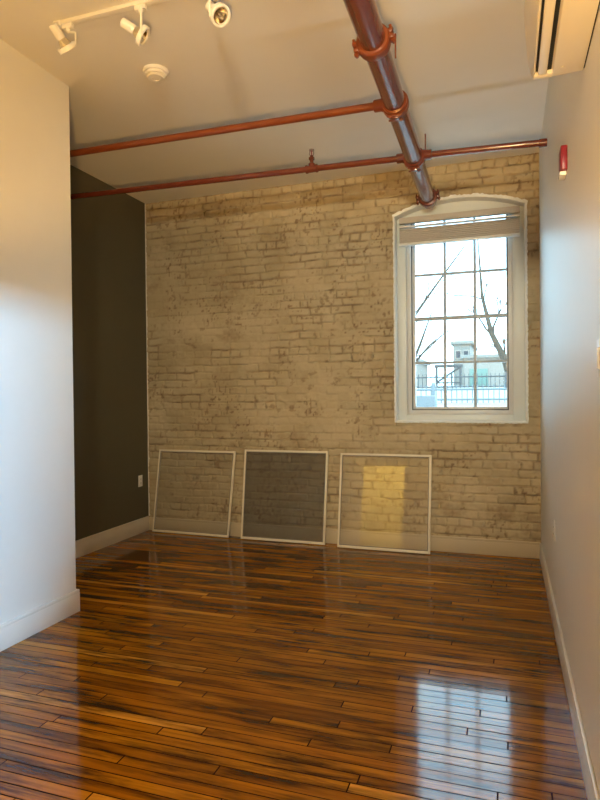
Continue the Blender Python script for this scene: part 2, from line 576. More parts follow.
def make_brick_wall():
    def axis(lo, hi, step, keys):
        ks = [lo] + keys + [hi]
        out = []
        for a, c in zip(ks[:-1], ks[1:]):
            n = max(1, round((c - a) / step))
            out += list(np.linspace(a, c, n + 1)[:-1])
        return np.array(out + [hi])
    xs = axis(XL - 0.02, XR + 0.02, 0.0098, [WX0, WX1])
    zs = axis(-0.02, H + 0.02, 0.0082, [WZ0])
    nx, nz = len(xs), len(zs)
    X, Z = np.meshgrid(xs, zs, indexing='ij')
    CH, BL = 0.0765, 0.213
    # slightly wandering courses
    Zw = Z + 0.010 * (fbm(X, Z, 1.3, 3, 2) - 0.5) + 0.016 * (fbm(X, Z, 7, 4, 2) - 0.5)
    Xw = X + 0.05 * (fbm(X, Z, 5, 9, 2) - 0.5)
    row = np.floor(Zw / CH).astype(int)
    fz = Zw / CH - row
    hdr = (row % 7 == 3)
    bl = np.where(hdr, BL / 2, BL)
    rs = np.random.RandomState(5)
    jit = rs.rand(200) * 0.45
    sh = np.where(row % 2 == 0, 0.0, 0.5) * bl + jit[row % 200] * bl
    ub = (Xw + sh) / bl
    ci = np.floor(ub).astype(int)
    fx = ub - ci
    dz = np.minimum(fz, 1 - fz) * CH
    dx = np.minimum(fx, 1 - fx) * bl
    de = np.minimum(dz, dx * 1.05)
    tab = rs.rand(256, 256)
    br = tab[row % 256, ci % 256]
    br2 = rs.rand(256, 256)[row % 256, ci % 256]
    n_mid = fbm(X, Z, 9, 21, 4, 0.7)
    n_big = fbm(X, Z, 0.9, 31, 3)
    n_fin = fbm(X, Z, 34, 41, 3)
    jw = 0.0045 + 0.009 * n_mid
    joint = 1 - sst(jw * 0.35, jw * 1.3, de)
    fill = sst(0.34, 0.62, fbm(X, Z, 4.5, 51, 5, 0.5)) * (1 - 0.75 * sst(2.5, 3.0, Z)) * (1 - 0.6 * sst(0.3, 0.55, n_big) * sst(1.3, 0.9, Z))       # joints filled flush by paint and mortar
    depth = joint * (1 - 0.85 * fill) * 0.011
    face = (br - 0.5) * 0.010 + (n_mid - 0.5) * 0.011 + (n_fin - 0.5) * 0.006
    tilt = (fz - 0.5) * (br2 - 0.5) * 0.014
    hole = sst(0.72, 0.80, fbm(X, Z, 7, 61, 3)) * sst(0.3, 0.9, joint) * 0.012
    Y = D - 0.006 - face - tilt + depth + hole
    worn = joint * (1 - 0.80 * fill) * (0.16 + 0.62 * sst(0.38, 0.75, n_mid))
    patch = sst(0.58, 0.80, fbm(X, Z, 6.0, 71, 5, 0.45)) * 0.42 * sst(0.36, 0.66, n_big)
    chip = np.maximum(sst(0.70, 0.78, fbm(X, Z, 16, 81, 4)) * 0.6, sst(0.74, 0.80, vnoise(X, Z, 60, 38, 91)) * sst(0.5, 0.7, fbm(X, Z, 4, 95, 3)) * 0.8)
    tone = np.clip((br2 - 0.72) * 1.1, 0, 1) * 0.22
    worn = np.clip(np.maximum.reduce([worn, patch * (0.5 + n_fin), chip, hole * 40, tone]) + 0.30 * (n_fin - 0.5) + 0.16 * (br - 0.55), 0, 1)
    # opening: drop cells, snap rims
    cx, cz = (xs[:-1] + xs[1:]) / 2, (zs[:-1] + zs[1:]) / 2
    CX, CZ = np.meshgrid(cx, cz, indexing='ij')
    inside = (CX > WX0) & (CX < WX1) & (CZ > WZ0) & (CZ < arch(CX))
    for i in range(nx):
        if WX0 - 1e-6 <= xs[i] <= WX1 + 1e-6:
            a = arch(xs[i])
            k = int(np.argmin(np.abs(zs - a)))
            # rim vertex of this column: top of the removed stack
            cols = [c for c in (i - 1, i) if 0 <= c < nx - 1]
            for c in cols:
                rem = np.where(inside[c])[0]
                if len(rem):
                    Z[i, rem[-1] + 1] = a + 0.004 * (random.random() - 0.5)
    idx = np.arange(nx * nz).reshape(nx, nz)
    keep = ~inside
    q = np.stack([idx[:-1, :-1], idx[1:, :-1], idx[1:, 1:], idx[:-1, 1:]], -1)[keep]
    bm_v = np.stack([X, Y, Z], -1).reshape(-1, 3)
    used = np.unique(q)
    remap = -np.ones(nx * nz, int)
    remap[used] = np.arange(len(used))
    verts = bm_v[used]
    faces = remap[q]
    wv = worn.reshape(-1)[used]
    # reveals
    V, F_, Wn = list(map(tuple, verts)), [tuple(f) for f in faces], list(wv)
    cnt = {}
    for f in F_:
        for a, c in zip(f, f[1:] + f[:1]):
            cnt[(a, c)] = 1
    bnd = [e for e in cnt if (e[1], e[0]) not in cnt]
    back = {}
    for a, c in bnd:
        x, z = V[a][0], V[a][2]
        x2, z2 = V[c][0], V[c][2]
        if not (WX0 - .01 < x < WX1 + .01 and WZ0 - .01 < z < WZT + .02 and WX0 - .01 < x2 < WX1 + .01 and WZ0 - .01 < z2 < WZT + .02):
            continue
        for k in (a, c):
            if k not in back:
                back[k] = len(V)
                V.append((V[k][0], D + 0.32, V[k][2]))
                Wn.append(0.0)
        F_.append((c, a, back[a], back[c]))
    me = bpy.data.meshes.new('wall_brick')
    me.from_pydata(V, [], F_)
    at = me.attributes.new('worn', 'FLOAT', 'POINT')
    at.data.foreach_set('value', np.array(Wn, dtype=np.float32))
    me.update()
    me.shade_smooth()
    me.set_sharp_from_angle(angle=math.radians(60))
    me.materials.append(MAT['brick'])
    o = bpy.data.objects.new('wall_brick', me)
    COL.objects.link(o)
    return struct(o, 'worn cream painted brick wall across the far end of the room', 'wall')


make_brick_wall()
# masonry behind the painted face
b = MB()
yb0, yb1 = D + 0.05, D + 0.34
b.box((XL - 0.15, yb0, 0), (WX0 - 0.002, yb1, H))
b.box((WX1 + 0.002, yb0, 0), (XR + 0.15, yb1, H))
b.box((WX0 - 0.002, yb0, 0), (WX1 + 0.002, yb1, WZ0 - 0.002))
b.box((WX0 - 0.002, yb0, WZT + 0.004), (WX1 + 0.002, yb1, H))
struct(b.build('wall_outer', 'bld', smooth=False), 'masonry behind the brick face', 'wall')

# ragged white paint edge round the opening
pts = []
n = 120
for k in range(n + 1):
    pts.append((WX0, WZ0 + (WZS - WZ0) * k / n))
for k in range(1, 61):
    x = WX0 + (WX1 - WX0) * k / 60
    pts.append((x, float(arch(x))))
for k in range(1, n + 1):
    pts.append((WX1, WZS - (WZS - WZ0) * k / n))
for k in range(1, 70):
    pts.append((WX1 + (WX0 - WX1) * k / 70, WZ0))
b = MB()
rings = []
cx_, cz_ = (WX0 + WX1) / 2, 2.1
for i, (x, z) in enumerate(pts):
    px, pz = pts[i - 1]
    qx, qz = pts[(i + 1) % len(pts)]
    tx, tz = qx - px, qz - pz
    l = math.hypot(tx, tz)
    nx_, nz_ = -tz / l, tx / l            # outward
    top = z > WZS - 0.01
    w = (0.017 if top else (0.007 if z < WZ0 + 0.01 else 0.008)) * random.uniform(0.55, 1.35)
    jy = random.uniform(-0.004, 0.004)
    ring = [(x - nx_ * 0.012, D + 0.11, z - nz_ * 0.012), (x - nx_ * 0.012, D - 0.012 + jy, z - nz_ * 0.012), (x - nx_ * 0.004, D - 0.020 + jy, z - nz_ * 0.004),
            (x + nx_ * w, D - 0.018 + jy, z + nz_ * w), (x + nx_ * (w + 0.004), D + 0.012, z + nz_ * (w + 0.004))]
    rings.append([b.bm.verts.new(p) for p in ring])
for i in range(len(rings)):
    A, B = rings[i], rings[(i + 1) % len(rings)]
    for k in range(4):
        b.bm.faces.new((A[k], A[k + 1], B[k + 1], B[k]))
struct(b.build('trim_3', 'edge'), 'ragged white plaster edge around the arched window opening', 'trim')


# ---- baseboards
def baseboard(name, segs, mat='trim', hgt=0.155, th=0.018, label=None):
    """segs: boxes given as (x0,y0,x1,y1) plan rectangles"""
    b = MB()
    for (x0, y0, x1, y1) in segs:
        b.box((x0, y0, 0), (x1, y1, hgt - 0.022), 0.002)
        e = 0.004
        sx = min(abs(x1 - x0), 1) > abs(y1 - y0)
        b.box((x0 - (0 if sx else 0), y0, hgt - 0.024), (x1, y1, hgt), 0.006)
    return struct(b.build(name, mat), label, 'baseboard')


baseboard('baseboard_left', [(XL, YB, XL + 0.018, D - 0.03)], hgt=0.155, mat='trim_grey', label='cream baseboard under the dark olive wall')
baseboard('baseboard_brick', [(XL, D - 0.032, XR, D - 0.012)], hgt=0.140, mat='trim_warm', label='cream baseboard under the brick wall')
baseboard('baseboard_right', [(XR - 0.016, YBACK, XR, D - 0.03)], hgt=0.140, label='white baseboard along the right wall')
baseboard('baseboard_foreground', [(XB, -0.4, XB + 0.018, YB + 0.018), (-3.60, YB, XB, YB + 0.018)], hgt=0.150, mat='white', label='white baseboard wrapped round the foreground wall end')

# ------------------------------------------------------------------ far window
WY = D + 0.10
t = thing('window_1', 'white double hung window in the arched brick opening', 'window', (-0.405, WY, WZ0), kind='structure')
GX0, GX1, GZ0, GZ1, GZM = -0.820, 0.004, 1.315, 3.10, 2.152
b = MB()
b.box((WX0 + 0.004, WY, WZ0), (-0.893, WY + 0.05, 3.10), 0.003)
b.box((0.060, WY, WZ0), (WX1 - 0.004, WY + 0.05, 3.10), 0.003)
b.box((-0.895, WY + 0.001, WZ0 + 0.002), (0.062, WY + 0.05, 1.245), 0.003)
b.build('casing', 'casing', t)
b = MB()
poly = [(WX0 + 0.004, 3.06)] + [(WX0 + 0.004 + (WX1 - WX0 - 0.008) * k / 24, float(arch(WX0 + 0.004 + (WX1 - WX0 - 0.008) * k / 24)) - 0.004) for k in range(25)] + [(WX1 - 0.004, 3.06)]
b.prism(poly, 'y', WY - 0.004, WY + 0.045)
b.build('arch_board', 'casing', t)
b = MB()
b.box((-0.893, WY + 0.04, 1.245), (-0.853, WY + 0.16, 3.15), 0.003)
b.box((0.020, WY + 0.04, 1.245), (0.060, WY + 0.16, 3.15), 0.003)
b.box((-0.855, WY + 0.041, 1.245), (0.022, WY + 0.16, 1.285), 0.003)
b.box((-0.855, WY + 0.041, 3.118), (0.022, WY + 0.16, 3.15), 0.003)
b.build('jamb', 'vinyl', t)
for z0, z1, yo in ((GZ0 - 0.03, GZM + 0.012, 0.075), (GZM - 0.012, GZ1 + 0.02, 0.110)):
    y0, y1 = WY + yo, WY + yo + 0.032
    b = MB()
    b.box((-0.853, y0, z0), (GX0, y1, z1), 0.003)
    b.box((GX1, y0, z0), (0.020, y1, z1), 0.003)
    b.box((GX0 - 0.002, y0 + 0.001, z0), (GX1 + 0.002, y1 - 0.001, z0 + (0.03 if yo < 0.1 else 0.024)), 0.003)
    b.box((GX0 - 0.002, y0 + 0.001, z1 - 0.024), (GX1 + 0.002, y1 - 0.001, z1), 0.003)
    s = b.build('sash', 'vinyl', t)
    if yo < 0.1:
        MB().box((GX0 - 0.002, y0 - 0.004, z1 - 0.032), (GX1 + 0.002, y0 + 0.004, z1 + 0.004), 0.002).build('meeting_rail', 'muntin', s)
    for x in (-0.5445, -0.272):
        MB().box((x - 0.013, y0 + 0.006, z0 + 0.01), (x + 0.013, y1 - 0.006, z1 - 0.01), 0.002).build('muntin', 'muntin', s)
    zc = 1.733 if yo < 0.1 else 2.575
    MB().box((GX0 - 0.01, y0 + 0.007, zc - 0.012), (GX1 + 0.01, y1 - 0.007, zc + 0.012), 0.002).build('muntin', 'muntin', s)
    b = MB()
    ym = (y0 + y1) / 2
    b.box((GX0 - 0.01, ym - 0.003, z0 + 0.012), (GX1 + 0.01, ym + 0.003, z1 - 0.012))
    b.build('pane', 'glass', s)
b = MB()
b.box((-0.855, WY + 0.070, 1.285), (-0.845, WY + 0.0745, 3.12), 0.001)
b.box((0.012, WY + 0.070, 1.285), (0.022, WY + 0.0745, 3.12), 0.001)
b.box((-0.855, WY + 0.0705, 1.283), (0.022, WY + 0.0742, 1.293), 0.001)
b.build('gasket', 'gasket', t)

# shade: headrail, a slit of daylight, a stack of pleats and a bottom rail
t = thing('pleated_blind', 'grey beige pleated blind bunched up at the window top', 'blind', (-0.405, WY - 0.03, 2.83))
SX0, SX1 = -0.945, 0.122
MB().box((SX0, WY - 0.055, 3.038), (SX1, WY - 0.006, 3.095), 0.005).build('headrail', 'shade', t)
b = MB()
zz = 2.858
while zz < 2.985:
    b.prism([(WY - 0.050, zz), (WY - 0.056, zz + 0.008), (WY - 0.050, zz + 0.0155), (WY - 0.012, zz + 0.0155), (WY - 0.008, zz + 0.008), (WY - 0.012, zz)], 'x', SX0 + 0.004, SX1 - 0.004)
    zz += 0.0165
b.build('pleats', 'shade', t)
MB().box((SX0, WY - 0.056, 3.002), (SX1, WY - 0.008, 3.015), 0.004).build('middle_rail', 'white', t)
MB().box((SX0 - 0.004, WY - 0.058, 2.832), (SX1 + 0.004, WY - 0.006, 2.856), 0.005).build('bottom_rail', 'white', t)
for x in (-0.75, -0.07):
    MB().cyl((x, WY - 0.03, 3.013), (x, WY - 0.03, 3.047), 0.0015, 6).build('cord', 'white', t)


# ------------------------------------------------------------------ leaning screens and storm panel
def leaning(name, label, cat, BL_, BR_, top_y, hgt, mat, part, group=None, rail=0.020, roll=0.0):
    BL_, BR_ = Vector(BL_), Vector(BR_)
    mid = (BL_ + BR_) / 2
    t = thing(name, label, cat, tuple(mid), group)
    u = (BR_ - BL_).normalized()
    back = Vector((0, 0, 1)).cross(u)      # towards the wall
    ang = math.asin((top_y - mid.y) / hgt)
    v = (Vector((0, 0, 1)) * math.cos(ang) + back * math.sin(ang) + u * roll).normalized()
    w = u.cross(v)                          # towards the room is -w when w points away
    wd = (BR_ - BL_).length
    m = Matrix((u, v, w)).transposed().to_4x4()
    m.translation = BL_
    th = 0.010
    f = MB()
    f.box((0, 0, -th), (rail, hgt, th), 0.003, mtx=m)
    f.box((wd - rail, 0, -th), (wd, hgt, th), 0.003, mtx=m)
    f.box((rail - 0.002, hgt - rail, -th + 0.001), (wd - rail + 0.002, hgt, th - 0.001), 0.003, mtx=m)
    f.box((rail - 0.002, 0, -th + 0.001), (wd - rail + 0.002, rail * 1.25, th - 0.001), 0.003, mtx=m)
    f.build('frame', 'alu', t)
    MB().box((rail - 0.004, rail, -0.0012), (wd - rail + 0.004, hgt - rail + 0.004, 0.0012), mtx=m).build(part, mat, t)
    g = MB()
    g.box((rail - 0.001, rail * 1.2, th - 0.004), (rail + 0.005, hgt - rail + 0.001, th - 0.001), mtx=m)
    g.box((wd - rail - 0.005, rail * 1.2, th - 0.004), (wd - rail + 0.001, hgt - rail + 0.001, th - 0.001), mtx=m)
    g.box((rail, hgt - rail - 0.005, th - 0.004), (wd - rail, hgt - rail + 0.001, th - 0.001), mtx=m)
    g.box((rail, rail * 1.2, th - 0.004), (wd - rail, rail * 1.2 + 0.006, th - 0.001), mtx=m)
    g.build('spline', 'steelgrey', t)
    for s in (0.10, wd - 0.14):
        MB().box((s, rail * 0.2, th - 0.002), (s + 0.04, rail * 0.95, th + 0.007), 0.002, mtx=m).build('latch', 'alu', t)
    return t


leaning('window_screen', 'fine clear window screen leaning on the brick next to the dark wall', 'window screen',
        (-3.572, 5.540, 0.006), (-2.667, 5.515, 0.006), D - 0.034, 0.872, 'mesh_light', 'screen_mesh', roll=0.062)
leaning('window_screen', 'dark charcoal window screen leaning between the clear screen and the glass panel', 'window screen',
        (-2.530, 5.508, 0.006), (-1.650, 5.508, 0.006), D - 0.034, 0.892, 'mesh_dark', 'screen_mesh', roll=0.018)
leaning('storm_panel', 'framed glass storm panel with yellow reflection leaning below the window', 'storm panel',
        (-1.515, 5.462, 0.006), (-0.655, 5.456, 0.006), D - 0.034, 0.885, 'storm', 'glass_pane', roll=0.004)


# ------------------------------------------------------------------ sprinkler pipes
def main_at(y, z=3.2):
    return Vector((-0.566 - 0.0162 * y, y, z))


RM, RB = 0.064, 0.0235
ax_main = (main_at(5) - main_at(3)).normalized()
side = Vector((1, 0.0162, 0)).normalized()
t = thing('sprinkler_main_pipe', 'thick dark red sprinkler main running overhead to the window arch', 'pipe', tuple(main_at(1.0)))
MB().cyl(main_at(YBACK), main_at(D), RM, 40).build('pipe', 'pipe', t)


def coupling(y, tilt, mat='pipe2'):
    """grooved coupling: two housings, ears, bolts"""
    p = main_at(y)
    b = MB()
    R2 = RM * 1.26
    b.lathe([(RM * 0.98, -0.036), (R2 * 0.95, -0.034), (R2 * 1.04, -0.026), (R2 * 1.07, -0.008), (R2 * 1.07, 0.008), (R2 * 1.04, 0.026), (R2 * 0.95, 0.034), (RM * 0.98, 0.036)], p, ax_main, 40)
    c = b
    d = (math.cos(tilt) * side + math.sin(tilt) * Vector((0, 0, 1)))
    up = ax_main.cross(d).normalized()
    for s in (-1, 1):
        m = Matrix((d * s, ax_main, up)).transposed().to_4x4()
        m.translation = p + d * s * (R2 * 0.90)
        c.box((0, -0.026, -0.028), (0.032, 0.026, -0.002), 0.010, mtx=m)
        c.box((0, -0.026, 0.002), (0.032, 0.026, 0.028), 0.010, mtx=m)
    cp = c.build('coupling', mat, t)
    for s in (-1, 1):
        q = p + d * s * (R2 * 0.90 + 0.022)
        MB().cyl(q - up * 0.050, q + up * 0.045, 0.007, 10).lathe([(0, 0.024), (0.014, 0.024), (0.014, 0.036), (0, 0.036)], q, up, 6).lathe([(0, 0.024), (0.013, 0.024), (0.011, 0.034), (0, 0.036)], q, -up, 12).build('bolt', mat, cp)
    return cp


c1 = coupling(2.98, math.radians(12))
coupling(5.50, math.radians(8), 'pipe')
c1b = MB()
q = main_at(2.98) + side * 0.108
c1b.cyl(q + Vector((0, 0, 0.02)), q + Vector((0, 0, -0.10)), 0.004, 8)
c1b.build('threaded_rod', 'pipe', c1)


def mech_tee(y, sides, zc):
    p = main_at(y)
    b = MB()
    R2 = RM * 1.16
    b.lathe([(RM * 0.99, -0.052), (R2, -0.046), (R2, 0.046), (RM * 0.99, 0.052)], p, ax_main, 40)
    b.lathe([(R2, -0.030), (R2 * 1.10, -0.022), (R2 * 1.10, 0.022), (R2, 0.030)], p, ax_main, 40)
    for s in sides:
        d = Vector((s, 0, 0))
        q = Vector((p.x, p.y, zc))
        b.lathe([(0, 0.03), (RB * 1.9, 0.03), (RB * 1.8, RM + 0.012), (RB * 1.55, RM + 0.022), (RB * 1.55, RM + 0.060), (RB * 1.4, RM + 0.066), (0, RM + 0.066)], q, d, 24)
    for s in (-1, 1):
        m = Matrix((Vector((0, 0, 1)) * s, ax_main, side)).transposed().to_4x4()
        m.translation = p + Vector((0, 0, s)) * (R2 * 0.9)
        b.box((0, -0.024, -0.024), (0.030, 0.024, 0.024), 0.006, mtx=m)
    tee = b.build('mechanical_tee', 'pipe2' if y < 4 else 'pipe', t)
    for sx in (-1, 1):
        q = p + Vector((0, 0, -R2 * 0.9 - 0.016)) + ax_main * 0.0 + side * 0.0
        a0 = q + ax_main * sx * 0.030
        MB().cyl(a0 - side * 0.045, a0 + side * 0.045, 0.006, 10).lathe([(0, 0.024), (0.012, 0.024), (0.012, 0.036), (0, 0.036)], a0, side, 6).build('bolt', 'pipe2' if y < 4 else 'pipe', tee)
    return tee


mech_tee(3.66, (-1,), 3.207)
c3 = mech_tee(4.55, (-1, 1), 3.213)
q = main_at(4.55) + Vector((0.085, -0.02, 0.03))
MB().cyl(q, q + Vector((0.0, 0, 0.13)), 0.005, 8).box(q + Vector((-0.02, -0.012, -0.02)), q + Vector((0.02, 0.012, 0.012)), 0.003).build('threaded_rod', 'pipe', c3)

t1 = thing('sprinkler_branch_pipe', 'orange red branch pipe nearest the viewer, running left from the main', 'pipe', (-2.1, 3.66, 3.22))
MB().cyl((XL, 3.66, 3.238), (main_at(3.66).x - RM - 0.0675, 3.66, 3.207), RB, 24).build('pipe', 'pipe2', t1)
PX2 = main_at(4.55).x
t2 = thing('sprinkler_branch_pipe', 'dark red branch pipe with one upright sprinkler head near the brick wall', 'pipe', (-2.1, 4.55, 3.24))
MB().cyl((XL, 4.46, 3.236), (PX2 - RM - 0.0675, 4.55, 3.213), RB, 24).build('pipe', 'pipe', t2)
t3 = thing('sprinkler_branch_pipe', 'short dark red branch pipe between the main and the right wall', 'pipe', (-0.2, 4.55, 3.2))
MB().cyl((PX2 + RM + 0.0675, 4.55, 3.212), (XR, 4.55, 3.187), RB, 24).build('pipe', 'pipe', t3)
MB().lathe([(0, 0), (RB * 1.22, 0), (RB * 1.22, 0.05), (RB, 0.055)], (XR, 4.55, 3.187), (-1, 0, 0), 24).build('end_collar', 'pipe', t3)
# upright head on the second branch
SXH = -1.435
fk = (SXH - XL) / (PX2 - 0.13 - XL)
zp = 3.236 + fk * (3.213 - 3.236)
yp = 4.46 + fk * 0.09
tee = MB().lathe([(RB, -0.052), (RB * 1.35, -0.048), (RB * 1.35, -0.034), (RB * 1.2, -0.030), (RB * 1.2, 0.030), (RB * 1.35, 0.034), (RB * 1.35, 0.048), (RB, 0.052)], (SXH, yp, zp), (1, 0, 0), 24)
tee.lathe([(0, 0.0), (RB * 1.1, 0.0), (RB * 1.1, 0.038), (RB * 0.9, 0.042), (0, 0.042)], (SXH, yp, zp), (0, 0, 1), 24)
tee = tee.build('tee_fitting', 'pipe', t2)
hd = MB().cyl((SXH, yp, zp + 0.04), (SXH, yp, zp + 0.075), 0.014, 16).lathe([(0, 0.07), (0.023, 0.07), (0.023, 0.088), (0.014, 0.094), (0.012, 0.104), (0, 0.104)], (SXH, yp, zp), (0, 0, 1), 6)
hd = hd.build('sprinkler_head', 'pipe', t2)
b = MB()
for s in (-1, 1):
    b.tube([(SXH + s * 0.010, yp, zp + 0.10), (SXH + s * 0.017, yp, zp + 0.118), (SXH + s * 0.013, yp, zp + 0.145)], [0.004, 0.004, 0.004])
b.lathe([(0, 0.142), (0.020, 0.142), (0.021, 0.150), (0.006, 0.153), (0, 0.153)], (SXH, yp, zp), (0, 0, 1), 16)
b.build('deflector_frame', 'steelgrey', hd)
MB().cyl((SXH, yp, zp + 0.104), (SXH, yp, zp + 0.142), 0.004, 10).build('bulb', 'red', hd)

# ------------------------------------------------------------------ track light
TY = 2.75
t = thing('light_track', 'white ceiling light track at the top left', 'track', (-1.6, TY, H))
MB().box((-2.31, TY - 0.017, H - 0.020), (-0.95, TY + 0.017, H), 0.002).build('rail', 'white', t)
MB().box((-2.352, TY - 0.022, H - 0.026), (-2.305, TY + 0.022, H), 0.003).build('end_cap', 'white', t)


def local_axis(px, py, a, b, c):
    """direction seen from the camera at one place: a to the right, b up, c towards the camera"""
    d = (CF + CR * ((px - 300) / FPX) - CU * ((py - 400) / FPX)).normalized()
    r = (CR - CR.dot(d) * d).normalized()
    return (a * r + b * r.cross(d) - c * d).normalized()


def spot(x, ring_c, axis, lat, label):
    """adapter, straight arm, gimbal ring, reflector bulb and lamp socket"""
    rc = Vector(ring_c)
    a = Vector(axis).normalized()
    R = 0.047
    latr = Vector(lat)
    latr = (latr - latr.dot(a) * a).normalized()
    hinge = rc + latr * (R + 0.009)
    t = thing('track_spotlight', label, 'spotlight', (x, TY, H - 0.021), 'spotlights on the ceiling track')
    MB().box((x - 0.032, TY - 0.014, H - 0.046), (x + 0.032, TY + 0.014, H - 0.021), 0.004).cyl((x, TY, H - 0.045), (x, TY, H - 0.062), 0.013, 16).build('adapter', 'white', t)
    top = Vector((x, TY, H - 0.055))
    MB().tube([top, top + Vector((0, 0, -0.008)), Vector((hinge.x, hinge.y, top.z - 0.014)), Vector((hinge.x, hinge.y, top.z - 0.024)), hinge + Vector((0, 0, 0.010)), hinge - Vector((0, 0, 0.012))], [0.006] * 5 + [0.005], 10).build('arm', 'white', t)
    MB().lathe([(R, -0.014), (R + 0.006, -0.012), (R + 0.007, 0.010), (R + 0.001, 0.014), (R - 0.006, 0.012), (R - 0.006, -0.012)], rc, a, 36, closed=True).build('gimbal_ring', 'white', t)
    MB().lathe([(0.019, -0.050), (0.022, -0.046), (0.031, -0.026), (0.041, -0.006), (0.042, 0.004), (0.035, 0.006), (0.027, -0.012), (0.012, -0.026), (0, -0.030)], rc, a, 32).lathe([(0, -0.030), (0.008, -0.026), (0.008, -0.008), (0, -0.004)], rc, a, 16).build('bulb', 'chrome', t)
    MB().lathe([(0, -0.122), (0.021, -0.122), (0.0245, -0.118), (0.0245, -0.052), (0.021, -0.046), (0, -0.046)], rc, a, 28).build('socket', 'white', t)


spot(-2.27, (-2.278, TY, 3.372), local_axis(67, 48, 0.44, -0.86, -0.05), local_axis(67, 48, 1, 0.5, 0.2), 'leftmost track spotlight, at the track end, its bulb pointing down')
spot(-1.805, (-1.795, TY, 3.340), local_axis(143, 36, 0.80, -0.52, 0.30), local_axis(143, 36, -0.15, 0.35, 0.6), 'middle track spotlight, tilted sideways with its socket at upper left')
spot(-1.40, (-1.345, TY, 3.352), local_axis(219, 16, 0.42, -0.32, 0.85), local_axis(219, 16, -1.0, 0.2, 0.0), 'rightmost track spotlight, with its round bulb face turned to the viewer')

t = thing('smoke_detector', 'round white smoke detector on the ceiling below the light track', 'smoke detector', (-2.10, 3.36, H))
MB().lathe([(0, 0), (0.080, 0), (0.082, -0.006), (0.078, -0.018), (0.070, -0.020), (0, -0.020)], (-2.10, 3.36, H), (0, 0, 1), 40).build('base', 'white', t)
MB().lathe([(0.060, -0.014), (0.067, -0.020), (0.066, -0.034), (0.055, -0.038), (0.051, -0.050), (0.022, -0.054), (0.020, -0.050), (0, -0.050)], (-2.10, 3.36, H), (0, 0, 1), 40).build('cover', 'white', t)
b = MB()
for k in range(14):
    an = 2 * math.pi * k / 14
    d = Vector((math.cos(an), math.sin(an), 0))
    b.box((-0.008, -0.002, -0.005), (0.008, 0.002, 0.005), mtx=Matrix.Translation(Vector((-2.10, 3.36, H - 0.030)) + d * 0.0625) @ Matrix.Rotation(an + math.pi / 2, 4, 'Z'))
b.build('vent', 'trim', t)

# ------------------------------------------------------------------ air conditioner on the right wall
AY0, AY1, AZ = 1.62, 2.455, 2.632
t = thing('air_conditioner', 'off white wall air conditioner high on the right wall', 'air conditioner', (XR, 2.03, AZ))
prof = [(XR - 0.004, AZ), (0.170, AZ - 0.004), (0.160, AZ + 0.022), (0.128, AZ + 0.040), (0.118, AZ + 0.03), (0.112, AZ + 0.06), (0.100, AZ + 0.27), (0.125, AZ + 0.285), (XR - 0.004, AZ + 0.285)]
MB().prism(prof, 'y', AY0, AY1, 0.003).build('body', 'ac', t)
MB().prism([(XR - 0.004, AZ + 0.004), (XR, AZ + 0.004), (XR, AZ + 0.28), (XR - 0.004, AZ + 0.28)], 'y', AY0 + 0.01, AY1 - 0.008).build('back_plate', 'dark', t)
MB().prism([(0.099, AZ + 0.004), (0.103, AZ - 0.004), (0.110, AZ + 0.002), (0.108, AZ + 0.060), (0.096, AZ + 0.275), (0.075, AZ + 0.275), (0.072, AZ + 0.24), (0.086, AZ + 0.06)], 'y', AY0 - 0.002, AY1 + 0.004, 0.003).build('front_panel', 'ac', t)
MB().prism([(0.117, AZ + 0.004), (0.120, AZ - 0.003), (0.147, AZ - 0.007), (0.150, AZ), (0.146, AZ + 0.006), (0.122, AZ + 0.012)], 'y', AY0 + 0.02, AY1 - 0.03, 0.002).build('louvre', 'ac', t)
MB().box((0.112, AY0 + 0.02, AZ + 0.010), (0.168, AY1 - 0.03, AZ + 0.030)).build('outlet_slot', 'dark', t)
b = MB()
b.box((0.103, AY1 - 0.030, AZ - 0.004), (0.170, AY1 + 0.002, AZ + 0.05), 0.003)
b.build('end_cheek', 'ac', t)
MB().lathe([(0, 0), (0.007, 0), (0.006, 0.003), (0, 0.004)], (0.200, AY1 - 0.06, AZ - 0.002), (0, 0, -1), 16).build('screw_cap', 'white', t)

# ------------------------------------------------------------------ fire alarm, plates
t = thing('fire_alarm', 'red fire alarm strobe high on the right wall', 'fire alarm', (XR, 3.16, 2.56))
MB().box((XR - 0.030, 3.10, 2.496), (XR, 3.215, 2.612), 0.006).build('housing', 'red', t)
MB().box((XR - 0.034, 3.115, 2.474), (XR - 0.002, 3.20, 2.495), 0.006).build('strobe_lens', 'lens', t)


def plate(name, label, x, nx_, y, z, kind, cat):
    t = thing(name, label, cat, (x, y, z))
    s = nx_

    def bx(d0, d1, y0, y1, z0, z1, bev):
        lo, hi = sorted((x + s * d0, x + s * d1))
        return MB().box((lo, y + y0, z + z0), (hi, y + y1, z + z1), bev)
    bx(0, 0.006, -0.036, 0.036, -0.06, 0.06, 0.0025).build('cover_plate', 'white', t)
    if kind == 'outlet':
        for dz in (-0.021, 0.021):
            so = bx(0.004, 0.009, -0.017, 0.017, dz - 0.014, dz + 0.014, 0.003).build('socket', 'white', t)
            bx(0.0085, 0.0095, -0.008, -0.005, dz - 0.006, dz + 0.005, 0).box((min(x + s * 0.0085, x + s * 0.0095), y + 0.005, z + dz - 0.006), (max(x + s * 0.0085, x + s * 0.0095), y + 0.008, z + dz + 0.005)).build('slot', 'dark', so)
    else:
        bx(0.004, 0.011, -0.016, 0.016, -0.033, 0.033, 0.003).build('rocker', 'white', t)
    return t


plate('wall_outlet', 'white outlet plate low on the dark olive wall', XL, 1, 5.468, 0.549, 'outlet', 'outlet')
plate('wall_outlet', 'white outlet plate low on the white right wall', XR, -1, 4.03, 0.590, 'outlet', 'outlet')
plate('light_switch', 'white light switch at the right edge of the photo', XR, -1, 2.09, 1.553, 'switch', 'switch')


